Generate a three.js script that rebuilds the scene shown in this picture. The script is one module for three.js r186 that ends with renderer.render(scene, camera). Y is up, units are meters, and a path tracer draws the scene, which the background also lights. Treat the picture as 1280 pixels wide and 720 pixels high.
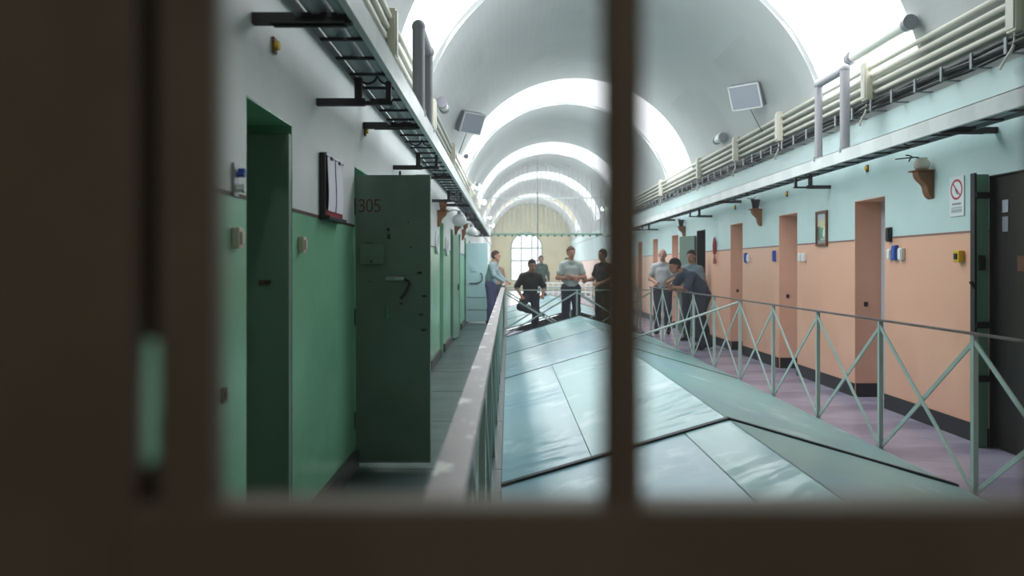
import * as THREE from 'three';
import { mergeGeometries } from 'three/addons/utils/BufferGeometryUtils.js';
import { RoundedBoxGeometry } from 'three/addons/geometries/RoundedBoxGeometry.js';
import { TextGeometry } from 'three/addons/geometries/TextGeometry.js';
import { FontLoader } from 'three/addons/loaders/FontLoader.js';
import { RectAreaLightUniformsLib } from 'three/addons/lights/RectAreaLightUniformsLib.js';

// ------------------------------------------------------------------ camera, sky, daylight, exposure
const E = 1.45;                                   // eye height above the gallery floor
const scene = new THREE.Scene();
const camera = new THREE.PerspectiveCamera(2 * Math.atan(360 / 950) * 180 / Math.PI, 1280 / 720, 0.05, 300);
camera.position.set(0, E, 0);
camera.lookAt(0, E, -10);
camera.setViewOffset(1280, 720, 4, 27, 1280, 720);
camera.focus = 7;
camera.userData.fStop = 1.75;
const renderer = new THREE.WebGLRenderer();
renderer.toneMapping = THREE.LinearToneMapping;
renderer.toneMappingExposure = 1.0;
renderer.shadowMap.enabled = true;
RectAreaLightUniformsLib.init();
const DAY = new THREE.Color(0.955, 0.99, 1.03);
scene.background = DAY.clone().multiplyScalar(1.6);   // even overcast sky
scene.fog = new THREE.FogExp2(0xf4f8f8, 0.0055);             // thin haze in the long hall
const DAYLIGHT = 5.0, LOBBY = 2.6;                             // radiance of the daylight at the skylights and of the unseen lobby lamp

// corridor: x to the right, z = -distance
const XL = -1.11, XR = 3.85, XC = 1.37, R = 2.48, SPRING = E + 1.38, ZEND = 47, RT = 0.06;
const BANDS = [[7.0, 9.2], [15.6, 18.1], [23.6, 26.0], [30.9, 33.3], [40.4, 42.6]];
const A0 = 14 * Math.PI / 180;                    // the skylights start this far above the springing

for (const [a, b] of BANDS) {                     // daylight of each skylight, seven facets in its opening
  for (let k = 0; k < 7; k++) {
    const step = (Math.PI - 2 * A0) / 7, t = A0 + step * (k + 0.5), rc = R + 0.005;
    const l = new THREE.RectAreaLight(DAY, DAYLIGHT, 2 * rc * Math.tan(step / 2) * 0.98, b - a - 0.02);
    l.name = 'skylight_daylight';
    l.position.set(XC + Math.cos(t) * rc, SPRING + Math.sin(t) * rc, -(a + b) / 2);
    l.up.set(0, 0, 1);
    l.lookAt(XC, SPRING, -(a + b) / 2);
    scene.add(l);
  }
}
{ // daylight of the end window
  const l = new THREE.RectAreaLight(DAY, DAYLIGHT, 1.9, 3.0);
  l.name = 'window_daylight'; l.position.set(1.1, 2.0, -ZEND + 0.05); l.lookAt(1.1, 2.0, 0); scene.add(l);
}

// ------------------------------------------------------------------ helpers
let seed = 7;
const rnd = () => { seed = (seed * 1664525 + 1013904223) >>> 0; return seed / 4294967296; };
const V = (x, y, z) => new THREE.Vector3(x, y, z);
const taken = {};
const numbered = (n) => { const k = taken[n] ?? 0; taken[n] = k + 1; return k ? n + '_' + String(k).padStart(3, '0') : n; };
function clean(g) {
  g = g.index ? g.toNonIndexed() : g;
  for (const k of Object.keys(g.attributes)) if (!['position', 'normal', 'uv'].includes(k)) g.deleteAttribute(k);
  return g;
}
function muv(g) {                                 // uv in metres from the face direction
  const p = g.attributes.position, n = g.attributes.normal, u = new Float32Array(p.count * 2);
  for (let i = 0; i < p.count; i++) {
    const ax = Math.abs(n.getX(i)), ay = Math.abs(n.getY(i)), az = Math.abs(n.getZ(i));
    if (ax >= ay && ax >= az) { u[2 * i] = p.getZ(i); u[2 * i + 1] = p.getY(i); }
    else if (ay >= az) { u[2 * i] = p.getX(i); u[2 * i + 1] = p.getZ(i); }
    else { u[2 * i] = p.getX(i); u[2 * i + 1] = p.getY(i); }
  }
  g.setAttribute('uv', new THREE.BufferAttribute(u, 2));
  return g;
}
const merge = (l) => l.length === 1 ? clean(l[0]) : mergeGeometries(l.map(clean));
function obj(name, geos, mat, parent = scene) {
  const g = merge([].concat(geos));
  if (mat.userData.metric) muv(g);
  const m = new THREE.Mesh(g, mat);
  m.name = parent === scene ? numbered(name) : name;
  m.castShadow = m.receiveShadow = true;
  parent.add(m);
  return m;
}
function tag(o, label, category, group) { o.userData.label = label; o.userData.category = category; if (group) o.userData.group = group; return o; }
function thing(name, label, category, pos = [0, 0, 0], turn = 0, group) {
  const g = new THREE.Group(); g.name = numbered(name); g.position.set(...pos); g.rotation.y = turn; scene.add(g);
  return tag(g, label, category, group);
}
function struct(name, label) { const g = new THREE.Group(); g.name = name; g.userData.kind = 'structure'; if (label) g.userData.label = label; scene.add(g); return g; }
const bx = (x0, x1, y0, y1, z0, z1) => new THREE.BoxGeometry(Math.abs(x1 - x0), Math.abs(y1 - y0), Math.abs(z1 - z0)).translate((x0 + x1) / 2, (y0 + y1) / 2, (z0 + z1) / 2);
const rb = (w, h, d, x, y, z, r = 0.005) => new RoundedBoxGeometry(w, h, d, 2, Math.min(r, w / 2.1, h / 2.1, d / 2.1)).translate(x, y, z);
function bar(a, b, w, t, up = V(0, 1, 0)) {       // flat bar from a to b, w across, t along the third axis
  const d = b.clone().sub(a), L = d.length(), z = d.normalize();
  let x = new THREE.Vector3().crossVectors(up, z); if (x.lengthSq() < 1e-6) x = V(1, 0, 0); x.normalize();
  const y = new THREE.Vector3().crossVectors(z, x);
  return new THREE.BoxGeometry(w, t, L).applyMatrix4(new THREE.Matrix4().makeBasis(x, y, z).setPosition(a.clone().add(b).multiplyScalar(0.5)));
}
function rod(a, b, r, n = 10) {
  const d = b.clone().sub(a), L = d.length();
  return new THREE.CylinderGeometry(r, r, L, n).applyQuaternion(new THREE.Quaternion().setFromUnitVectors(V(0, 1, 0), d.normalize())).translate((a.x + b.x) / 2, (a.y + b.y) / 2, (a.z + b.z) / 2);
}
const tube = (pts, r, seg = 40, n = 6) => new THREE.TubeGeometry(new THREE.CatmullRomCurve3(pts), seg, r, n);
const sph = (r, x, y, z, sx = 1, sy = 1, sz = 1) => new THREE.SphereGeometry(r, 16, 12).scale(sx, sy, sz).translate(x, y, z);
const cylX = (r, d, x, y, z, n = 16) => new THREE.CylinderGeometry(r, r, d, n).rotateZ(Math.PI / 2).translate(x, y, z);
const cylZ = (r, d, x, y, z, n = 16) => new THREE.CylinderGeometry(r, r, d, n).rotateX(Math.PI / 2).translate(x, y, z);

// periodic noise for textures
function lattice(n, s) { let q = s; const a = []; for (let i = 0; i < n * n; i++) { q = (q * 1664525 + 1013904223) >>> 0; a.push(q / 4294967296); } return (x, y) => {
  const ix = Math.floor(x), iy = Math.floor(y), f = (t) => t * t * (3 - 2 * t), fx = f(x - ix), fy = f(y - iy), g = (i, j) => a[((j % n + n) % n) * n + ((i % n + n) % n)];
  return (g(ix, iy) * (1 - fx) + g(ix + 1, iy) * fx) * (1 - fy) + (g(ix, iy + 1) * (1 - fx) + g(ix + 1, iy + 1) * fx) * fy; }; }
function fbm(s, n0 = 4, oct = 5) { const ls = []; for (let o = 0; o < oct; o++) ls.push(lattice(n0 << o, s + o * 101)); return (u, v) => { let t = 0, a = 0.5, w = 0; ls.forEach((l, o) => { t += a * l(u * (n0 << o), v * (n0 << o)); w += a; a *= 0.55; }); return t / w; }; }
function tex(size, fn, metres, srgb = true, sy = metres) {
  const d = new Uint8Array(size * size * 4);
  for (let j = 0; j < size; j++) for (let i = 0; i < size; i++) { const c = fn(i / size, j / size), k = (j * size + i) * 4; for (let q = 0; q < 3; q++) d[k + q] = Math.max(0, Math.min(255, (c.length ? c[q] : c) * 255)); d[k + 3] = 255; }
  const t = new THREE.DataTexture(d, size, size); t.wrapS = t.wrapT = THREE.RepeatWrapping; t.magFilter = THREE.LinearFilter; t.minFilter = THREE.LinearMipmapLinearFilter; t.generateMipmaps = true;
  if (srgb) t.colorSpace = THREE.SRGBColorSpace; t.repeat.set(1 / metres, 1 / sy); t.needsUpdate = true; return t;
}
const hex = (h) => [(h >> 16 & 255) / 255, (h >> 8 & 255) / 255, (h & 255) / 255];
const mix3 = (a, b, t) => [0, 1, 2].map((k) => a[k] + (b[k] - a[k]) * t);
const n1 = fbm(11, 3, 6), n2 = fbm(57, 8, 5), n3 = fbm(91, 2, 4), n4 = fbm(133, 16, 4);
const sm = (a, b, x) => { const t = Math.max(0, Math.min(1, (x - a) / (b - a))); return t * t * (3 - 2 * t); };
function paint(c, c2, o = {}) {                   // mottled oil paint with patchy stains
  const a = hex(c), b = hex(c2);
  const t = tex(256, (u, v) => { const m = sm(0.35, 0.7, n1(u, v)) * 0.7 + (n2(u, v) - 0.5) * 0.5; return mix3(a, b, Math.max(0, Math.min(1, m))); }, o.metres ?? 1.7);
  const bump = tex(256, (u, v) => n2(u, v) * 0.7 + n4(u, v) * 0.3, 0.9, false);
  const m = new THREE.MeshPhysicalMaterial({ map: t, bumpMap: bump, bumpScale: o.bump ?? 0.003, roughness: o.rough ?? 0.5, clearcoat: o.coat ?? 0 , clearcoatRoughness: 0.3 });
  m.userData.metric = true; return m;
}
const mat = (c, rough = 0.6, o = {}) => new THREE.MeshPhysicalMaterial({ color: c, roughness: rough, ...o });

const M = {
  white: paint(0xd6dbd8, 0xcad1ce, { rough: 0.55 }), mint: paint(0xc6dedd, 0xbcd5d4, { rough: 0.5 }),
  vault: paint(0xbcc1bf, 0xb0b6b4, { rough: 0.6, metres: 3 }),
  green: paint(0x80bb97, 0x74ae8b, { rough: 0.27 }),
  salmon: paint(0xe9b398, 0xdfa98e, { rough: 0.4 }),
  cream: paint(0xe6dcb8, 0xdcd2ad, { rough: 0.6 }),
  lineL: mat(0x4a2f2b, 0.6), lineR: mat(0x8d6a62, 0.6),
  base: mat(0x1b1a1d, 0.4), baseL: paint(0x3d3a3a, 0x575252, { rough: 0.5, metres: 0.6 }),
  cellDoor: paint(0x6e8377, 0x64786d, { rough: 0.42, metres: 0.8 }),
  hatch: paint(0x758b7e, 0x6a7f73, { rough: 0.35, metres: 0.4 }),
  doorGreen: paint(0x6f9f86, 0x64927a, { rough: 0.45 }), doorPale: paint(0xc3c6cf, 0xb7bbc4, { rough: 0.5 }),
  doorBlue: paint(0xc6e8ec, 0xb8dde3, { rough: 0.45 }), doorDark: paint(0x261d1c, 0x1f1817, { rough: 0.5 }),
  frameGreen: paint(0x6b9581, 0x608975, { rough: 0.45 }),
  rail: paint(0xadbdb6, 0x9fb0a9, { rough: 0.4, metres: 0.5 }),
  topDark: paint(0x6d5f5f, 0x574b4c, { rough: 0.4, metres: 0.4 }),
  gate: paint(0x857b6b, 0x776e60, { rough: 0.6, metres: 0.3, bump: 0.001 }), gateDark: mat(0x15120f, 0.7),
  steel: mat(0x8f9699, 0.42, { metalness: 0.3 }), channel: paint(0xd3dad6, 0xc2cac7, { rough: 0.35, metres: 0.6 }),
  dark: mat(0x2a2626, 0.6), black: mat(0x141416, 0.55), pipe: paint(0xa4a5a8, 0x97989b, { rough: 0.55 }),
  pipeTray: paint(0xb3b9bb, 0xa2a9ac, { rough: 0.55, metres: 0.5 }),
  conduit: mat(0xcfcdbf, 0.45), box: mat(0xdcd8c4, 0.5),
  wood: paint(0x8a5a37, 0x74492c, { rough: 0.6, metres: 0.3 }), brown: mat(0x6f4329, 0.6),
  paper: mat(0xe6e4ee, 0.8), red: mat(0xa52331, 0.5), yellow: mat(0xd9b322, 0.5), blue: mat(0x2a55ad, 0.5), beige: mat(0xcbbfae, 0.5), chrome: mat(0xc4c8cc, 0.25, { metalness: 0.9 }),
  plastic: mat(0xe9ecec, 0.45), greyPlate: mat(0x9a9ba3, 0.4, { metalness: 0.3 }),
  number: mat(0x5b1d22, 0.6),
  glass: new THREE.MeshPhysicalMaterial({ color: 0xffffff, transmission: 1, roughness: 0, thickness: 0, ior: 1.45 }),
  dome: new THREE.MeshPhysicalMaterial({ color: 0xffffff, transmission: 1, roughness: 0, thickness: 0, ior: 1.3, specularIntensity: 0.05 }),
  panel: mat(0xa9adb8, 0.4), tubeLit: new THREE.MeshStandardMaterial({ color: 0xffffff, emissive: 0xf4fff4, emissiveIntensity: 3 }), tubeOff: mat(0xe8ece0, 0.3),
  twig: mat(0x3d3530, 0.9), pot: mat(0x24201f, 0.5), glassJar: mat(0xd6d2c6, 0.25),
  lower: mat(0x55605c, 0.9), vest: mat(0x8d8779, 0.9), slab: mat(0x7d8783, 0.8),
};
// worn handrail: dull pinkish grey with pale chipped patches
M.hand = (() => { const a = hex(0x8c7c7d), b = hex(0x716468), w = hex(0xdfe2dc); const t = tex(512, (u, v) => mix3(mix3(a, b, n1(u, v)), w, sm(0.485, 0.53, n3(u, v) * 0.45 + n2(u, v) * 0.55)), 0.8); const m = new THREE.MeshPhysicalMaterial({ map: t, roughness: 0.42, bumpMap: tex(256, (u, v) => n2(u, v), 0.4, false), bumpScale: 0.001 }); m.userData.metric = true; return m; })();
// polished gallery floors
function floorMat(c1, c2, c3, rough, stretch) { const a = hex(c1), b = hex(c2), c = hex(c3);
  const t = tex(512, (u, v) => mix3(mix3(a, b, sm(0.3, 0.7, n1(u, v))), c, sm(0.55, 0.75, n3(u, v * 2) * 0.6 + n2(u, v) * 0.4) * 0.7), 2.2, true, stretch);
  const m = new THREE.MeshPhysicalMaterial({ map: t, roughness: rough, specularIntensity: 0.55, roughnessMap: tex(256, (u, v) => 0.7 + 0.3 * n1(v, u), 1.3, false), bumpMap: tex(256, (u, v) => n1(u, v) * 0.8 + n4(u, v) * 0.2, 1.1, false), bumpScale: 0.002 }); m.userData.metric = true; return m; }
M.floorL = floorMat(0x485756, 0x3d4b49, 0x556563, 0.42, 0.5);
M.floorR = floorMat(0xaaa4b8, 0x8f899e, 0xcbc8d8, 0.28, 0.9);
// glossy sheet that covers the void: pale blue-green film with ripples and scuffs
M.sheets = [0x8bb8b6, 0x82acb8, 0x92bcbd].map((c, i) => { const a = hex(c), b = hex(0x8cb2bb), w = hex(0xd0e0e4);
  const t = tex(512, (u, v) => mix3(mix3(a, b, sm(0.35, 0.7, n1(u + i * 0.31, v))), w, sm(0.6, 0.75, n2(u, v + i * 0.37)) * 0.5), 2.6);
  const bump = tex(512, (u, v) => { const q = n3(u, v) * 3 + v * 26 + n1(u, v) * 5; return 0.5 + 0.22 * Math.sin(q * 2) * sm(0.45, 0.75, n1(v, u + i * 0.4)) + 0.45 * (n1(u, v) - 0.5); }, 2.3, false);
  const m = new THREE.MeshPhysicalMaterial({ map: t, roughness: 0.3, bumpMap: bump, bumpScale: 0.03 }); m.userData.metric = true; return m; });
M.seam = mat(0x272b2b, 0.6);

// ------------------------------------------------------------------ the setting
const DOORW = 0.69, DOORH = E + 0.725, SPLIT = E + 0.29, REC = 0.29;
const doorsL = [], doorsR = [];
for (let k = 0; k < 10; k++) doorsL.push(3.21 + 2.25 * k);
for (let k = 0; k < 9; k++) doorsR.push(5.40 + 2.37 * k);
function wallSide(side) {
  const L = side < 0, x = L ? XL : XR, xo = x + side * 0.3, doors = L ? doorsL : doorsR;
  const w = struct(L ? 'wall_left' : 'wall_right', L ? 'white wall with a green painted dado and cell doorways' : 'pale mint wall with a salmon painted dado and cell doorways');
  const lower = [], upper = [], line = [], base = [], edges = [0.36];
  for (const d of doors) edges.push(d, d + DOORW); edges.push(ZEND);
  for (let k = 0; k < edges.length; k += 2) {
    const a = -edges[k], b = -edges[k + 1];
    lower.push(bx(x, xo, -0.02, SPLIT, a, b)); upper.push(bx(x, xo, SPLIT, SPRING + 0.02, a, b));
    line.push(bx(x - side * 0.003, x, SPLIT - 0.009, SPLIT + 0.009, a, b));
    base.push(bx(x - side * (L ? 0.035 : 0.014), x, 0.0, L ? 0.13 : 0.15, a, b));
  }
  for (const d of doors) upper.push(bx(x, xo, DOORH, SPRING + 0.02, -d, -d - DOORW));
  obj('dado', lower, L ? M.green : M.salmon, w); obj('upper_wall', upper, L ? M.white : M.mint, w); obj('paint_line', line, L ? M.lineL : M.lineR, w);
  const bs = struct(L ? 'baseboard_left' : 'baseboard_right');
  for (const g of base) obj('board', g, L ? M.baseL : M.base, bs);
  for (const [k, d] of doors.entries()) {         // painted reveals and the shut inner door at their back
    const lin = L ? M.green : (k === 4 || k === 0 ? M.doorDark : M.salmon), i0 = x + side * 0.001, i1 = x + side * REC;
    const rv = new THREE.Group(); rv.name = 'reveal'; w.add(rv);
    obj('jamb', bx(i0, i1, 0.0, DOORH, -d, -d - 0.008), lin, rv); obj('jamb', bx(i0, i1, 0.0, DOORH, -d - DOORW + 0.008, -d - DOORW), lin, rv);
    obj('lintel', bx(i0, i1, DOORH - 0.008, DOORH, -d - 0.008, -d - DOORW + 0.008), lin, rv);
    obj('threshold', bx(i0, i1 + side * 0.06, -0.1, 0.0, -d, -d - DOORW), L ? M.floorL : M.floorR, rv);
    if (!L) obj('skirting', bx(i0 + 0.01, i1, 0, 0.15, -d - DOORW + 0.008, -d - DOORW + 0.02), M.base, rv);
    const n = (L ? 1 : 20) + k, dr = struct('door_' + n);
    const dm = L ? M.doorGreen : (k === 0 ? M.doorDark : k === 4 ? M.doorDark : M.doorPale), x0 = (!L && k === 0) ? x + 0.03 : i1;
    const leaf = obj('leaf', bx(x0, x0 + side * 0.05, 0.01, DOORH - 0.008, -d - 0.008, -d - DOORW + 0.008), dm, dr);
    obj('handle', rb(0.03, 0.14, 0.03, x0 - side * 0.018, 1.05, -d - 0.12), M.chrome, dr);
    if (L) { if (k > 0) obj('latch', rb(0.02, 0.02, 0.07, XL - 0.10, E - 0.08, -d - DOORW + 0.04), M.dark, rv); }
    else if (k > 0) obj('latch', rb(0.04, 0.05, 0.02, XR + 0.12, E - 0.42, -d - DOORW + 0.014), M.dark, rv);
  }
  return w;
}
wallSide(-1); wallSide(1);

// floors
{
  const fl = struct('floor_left', 'grey green polished gallery floor laid in strips');
  obj('slab', bx(XL - 0.3, -0.05, -0.25, -0.008, -0.36, -ZEND), M.slab, fl);
  let z = 0.4, k = 0; const g0 = bx(XL, -0.05, -0.008, 0, 0, -0.556);
  while (z < 26) { const m = obj('floor_strip', g0.clone().translate(0, -((k * 7) % 3) * 0.0006, -z), M.floorL, fl); z += 0.56; k++; }
  obj('floor_strip', bx(XL, -0.05, -0.008, 0, -z, -ZEND), M.floorL, fl);
  const fr = struct('floor_right', 'purplish grey polished gallery floor');
  obj('slab', bx(2.9, XR + 0.3, -0.25, -0.008, -0.36, -ZEND), M.slab, fr);
  z = 0.4; const g1 = bx(2.9, XR, -0.008, 0, 0, -1.196);
  while (z < 26) { obj('floor_strip', g1.clone().translate(0, 0, -z), M.floorR, fr); z += 1.2; }
  obj('floor_strip', bx(2.9, XR, -0.008, 0, -z, -ZEND), M.floorR, fr);
  const fb = struct('floor_bridge', 'crossing between the two galleries');
  obj('slab', bx(-0.05, 2.9, -0.25, 0, -15.35, -17.15), M.floorR, fb);
  const fe = struct('floor_end', 'floor of the hall beyond the second cover');
  obj('slab', bx(-0.05, 2.9, -0.25, 0, -26.6, -ZEND), M.floorR, fe);
  const lo = struct('floor_lower', 'unseen floor of the storey below, closes the void to light from beneath');  // out of view, keeps sky light from leaking in below the galleries
  obj('slab', bx(XL - 0.3, XR + 0.3, -3.7, -3.5, -0.2, -ZEND), M.lower, lo);
  obj('void_wall', [bx(XL - 0.3, XL, -3.5, -0.25, -0.36, -ZEND), bx(XR, XR + 0.3, -3.5, -0.25, -0.36, -ZEND)], M.lower, lo);
}
// vault
function arcPiece(t0, t1, za, zb, n, r0 = R, r1 = R + RT) {
  const s = new THREE.Shape(), steps = n;
  for (let i = 0; i <= steps; i++) { const t = t0 + (t1 - t0) * i / steps, X = XC + Math.cos(t) * r0, Y = SPRING + Math.sin(t) * r0; i ? s.lineTo(X, Y) : s.moveTo(X, Y); }
  for (let i = steps; i >= 0; i--) { const t = t0 + (t1 - t0) * i / steps; s.lineTo(XC + Math.cos(t) * r1, SPRING + Math.sin(t) * r1); }
  return new THREE.ExtrudeGeometry(s, { depth: zb - za, bevelEnabled: false, curveSegments: 1 }).translate(0, 0, -zb);
}
{
  const ce = struct('ceiling', 'white barrel vault cut by broad skylights');
  let z = 0.3;
  for (const [a, b] of BANDS) {
    obj('vault_bay', arcPiece(0, Math.PI, z, a, 72), M.vault, ce);
    obj('vault_haunch', arcPiece(0, A0, a, b, 8), M.vault, ce); obj('vault_haunch', arcPiece(Math.PI - A0, Math.PI, a, b, 8), M.vault, ce);
    z = b;
  }
  obj('vault_bay', arcPiece(0, Math.PI, z, ZEND + 0.3, 72), M.vault, ce);
  BANDS.forEach(([a, b], i) => { const w = struct('window_' + (i + 2), 'arched skylight across the vault');
    const step = (Math.PI - 2 * A0) / 8;
    for (let k = 0; k < 8; k++) obj('pane', arcPiece(A0 + step * k, A0 + step * (k + 1), a, b, 3, R + RT - 0.006, R + RT - 0.002), M.dome, w); });
}
for (const L of [true, false]) { const t = struct(L ? 'trim_1' : 'trim_2', 'pale cornice band below the vault'), x = L ? XL : XR, q = L ? 1 : -1; obj('band', bx(x - q * 0.2, x + q * 0.04, E + 1.30, E + 1.56, -0.53, -ZEND), L ? M.white : M.mint, t); }
// end wall with an arched window
{
  const we = struct('wall_end', 'cream end wall under the vault');
  const s = new THREE.Shape([new THREE.Vector2(XL - 0.3, 0), new THREE.Vector2(XR + 0.3, 0), new THREE.Vector2(XR + 0.3, SPRING + R + 0.3), new THREE.Vector2(XL - 0.3, SPRING + R + 0.3)]);
  const h = new THREE.Path(), cx = 1.1, hw = 1.0, sill = 0.55, sp = E + 1.15; h.moveTo(cx - hw, sill); h.lineTo(cx + hw, sill); h.lineTo(cx + hw, sp); h.absarc(cx, sp, hw, 0, Math.PI, false); h.lineTo(cx - hw, sill); s.holes.push(h);
  obj('wall', new THREE.ExtrudeGeometry(s, { depth: 0.3, bevelEnabled: false, curveSegments: 24 }).translate(0, 0, -ZEND - 0.3), M.cream, we);
  const w = struct('window_1', 'tall arched window in the end wall');
  const t = 0.06, zf = -ZEND - 0.14;
  const arcF = new THREE.Shape(); arcF.absarc(cx, sp, hw, 0, Math.PI, false); arcF.absarc(cx, sp, hw - 0.08, Math.PI, 0, true);
  obj('window_frame', [new THREE.ExtrudeGeometry(arcF, { depth: 0.06, bevelEnabled: false }).translate(0, 0, zf - 0.03), bx(cx - hw, cx - hw + 0.08, sill, sp, zf - 0.03, zf + 0.03), bx(cx + hw - 0.08, cx + hw, sill, sp, zf - 0.03, zf + 0.03)], M.rail, w);
  for (const x of [-0.33, 0.33]) obj('mullion', bx(cx + x - 0.03, cx + x + 0.03, sill, sp + 0.93, zf - 0.03, zf + 0.03), M.rail, w);
  for (const y of [sp - 0.02, sp - 0.8, sill + 0.03]) obj('transom', bx(cx - hw, cx + hw, y - 0.035, y + 0.035, zf - 0.032, zf + 0.032), M.rail, w);
  for (let c = 0; c < 3; c++) for (let q = 0; q < 2; q++) { const x0 = cx - 1 + c * 0.667; obj('pane', bx(x0 + 0.04, x0 + 0.63, q ? sill + 0.06 : sp - 0.75, q ? sp - 0.84 : sp - 0.06, zf - 0.003, zf + 0.003), M.glass, w); }
  const fan = new THREE.Shape(); fan.absarc(cx, sp, hw - 0.08, 0, Math.PI, false); obj('pane', new THREE.ExtrudeGeometry(fan, { depth: 0.005, bevelEnabled: false }).translate(0, 0, zf), M.glass, w);
}
// wall with the grille gate, and an unseen lobby that keeps the gate dim
{
  const wf = struct('wall_front', 'wall that carries the grille gate');
  const za = -0.36, zb = -0.52, top = SPRING + R + 0.3, g0 = -0.30, g1 = 0.95, gt = 2.15;
  obj('wall', [bx(XL - 0.3, g0, -0.25, top, za, zb), bx(g1, XR + 0.3, -0.25, top, za, zb), bx(g0, g1, gt, top, za, zb), bx(XL - 0.3, XR + 0.3, -3.7, -0.25, za, zb)], M.vest, wf);
  const lb = struct('wall_unseen_lobby', 'unseen lobby around the camera, keeps the gate dim');
  obj('wall', [bx(-1.5, -1.3, 0, 2.6, -0.36, 2.4), bx(1.6, 1.8, 0, 2.6, -0.36, 2.4), bx(-1.5, 1.8, 0, 2.6, 2.4, 2.6)], M.vest, lb);
  obj('ceiling', bx(-1.5, 1.8, 2.6, 2.8, -0.36, 2.6), M.vest, lb);
  obj('floor', bx(-1.5, 1.8, -0.2, 0, -0.36, 2.6), M.slab, lb);
  const lamp = thing('unseen_lobby_lamp', 'unseen dim warm ceiling lamp behind the camera, lights the gate', 'lamp', [0.15, 2.6, 1.2]);  // out of view, placed to lift the gate bars from black
  obj('housing', rb(0.64, 0.05, 1.24, 0, -0.025, 0, 0.01), M.plastic, lamp); obj('light_panel', bx(-0.29, 0.29, -0.056, -0.05, -0.59, 0.59), new THREE.MeshStandardMaterial({ color: 0xfffaf2, emissive: 0xfff6ea, emissiveIntensity: 0.8 }), lamp);
  const rl = new THREE.RectAreaLight(0xfff4e6, LOBBY, 0.58, 1.18); rl.name = 'unseen_lobby_lamp_light'; rl.position.set(0.15, 2.535, 1.2); rl.lookAt(0.15, 0, 1.2); scene.add(rl);
}

// ------------------------------------------------------------------ the grille gate in front of the lens
{
  const Z = -0.40, g = thing('grille_gate', 'blurred olive brown bar gate close in front of the view', 'gate', [0, 0, 0]);
  obj('frame', [rb(0.110, 2.14, 0.014, -0.248, 1.07, Z, 0.004)], M.gate, g);
  obj('stile', rb(0.031, 2.05, 0.018, -0.1665, 1.06, Z, 0.004), M.gate, g);
  for (let k = 0; k < 5; k++) obj('bar', new THREE.CylinderGeometry(0.0115, 0.0115, 2.0, 20).scale(1, 1, 0.8).translate(0.0595 + k * 0.226, 1.06, Z), M.gate, g);
  for (const y of [E - 0.158, 0.08, 2.06]) obj('cross_rail', rb(1.155, 0.07, 0.032, 0.3775, y, Z, 0.006), M.gate, g);
  const lp = obj('lock_plate', rb(0.05, 0.55, 0.006, -0.19, E + 0.233, Z - 0.034, 0.002), M.gateDark, g);
  obj('bolt', sph(0.011, -0.19, E - 0.117, Z - 0.01, 1, 1.1, 1), M.gateDark, g);
}

// ------------------------------------------------------------------ railings
function railing(name, label, pts, h, opt) {      // pts: post feet along a line
  const g = thing(name, label, 'railing'), a = V(...pts[0]), b = V(...pts[pts.length - 1]), up = V(0, h, 0), d = b.clone().sub(a).normalize(), e = d.clone().multiplyScalar(0.06);
  const side = new THREE.Vector3().crossVectors(d, V(0, 1, 0)).multiplyScalar(0.008);
  obj('handrail', bar(a.clone().add(up).sub(e).add(V(0, -opt.ht / 2, 0)), b.clone().add(up).add(e).add(V(0, -opt.ht / 2, 0)), opt.hw, opt.ht), opt.hm, g);
  for (const p of pts) obj('post', bx(p[0] - 0.016, p[0] + 0.016, 0, h - opt.ht, p[2] - 0.016, p[2] + 0.016), M.rail, g);
  for (let k = 0; k + 1 < pts.length; k++) {
    const p = V(...pts[k]), q = V(...pts[k + 1]), t = V(0, h - opt.ht - 0.03, 0), lo = V(0, 0.02, 0);
    obj('brace', bar(p.clone().add(t).add(side), q.clone().add(lo).add(side), 0.01, 0.03), M.rail, g);
    if (!opt.single) obj('brace', bar(p.clone().add(lo).sub(side), q.clone().add(t).sub(side), 0.01, 0.03), M.rail, g);
  }
  return g;
}
const line = (x, z0, z1, n) => Array.from({ length: n }, (_, k) => [x, 0, -(z0 + (z1 - z0) * k / (n - 1))]);
railing('railing', 'left gallery railing with broad worn handrail beside the first void cover', line(-0.12, 1.0, 15.4, 13), 1.025, { hw: 0.072, ht: 0.035, hm: M.hand });
railing('railing', 'left gallery railing beyond the crossing', line(-0.12, 17.1, 26.5, 9), 1.025, { hw: 0.072, ht: 0.035, hm: M.hand });
railing('railing', 'right gallery railing of crossed bars with thin dark top bar', line(2.95, 1.155, 15.795, 13), 1.03, { hw: 0.045, ht: 0.014, hm: M.topDark });
railing('railing', 'right gallery railing beyond the crossing', line(2.95, 17.1, 26.5, 9), 1.03, { hw: 0.045, ht: 0.014, hm: M.topDark });
railing('railing', 'near railing of the crossing in front of the standing men', [[-0.12, 0, -15.4], [1.38, 0, -15.4], [2.88, 0, -15.4]], 0.98, { hw: 0.03, ht: 0.02, hm: M.rail });
railing('railing', 'far railing of the crossing behind the standing men', [[-0.12, 0, -17.1], [1.38, 0, -17.1], [2.88, 0, -17.1]], 0.98, { hw: 0.03, ht: 0.02, hm: M.rail });

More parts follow.
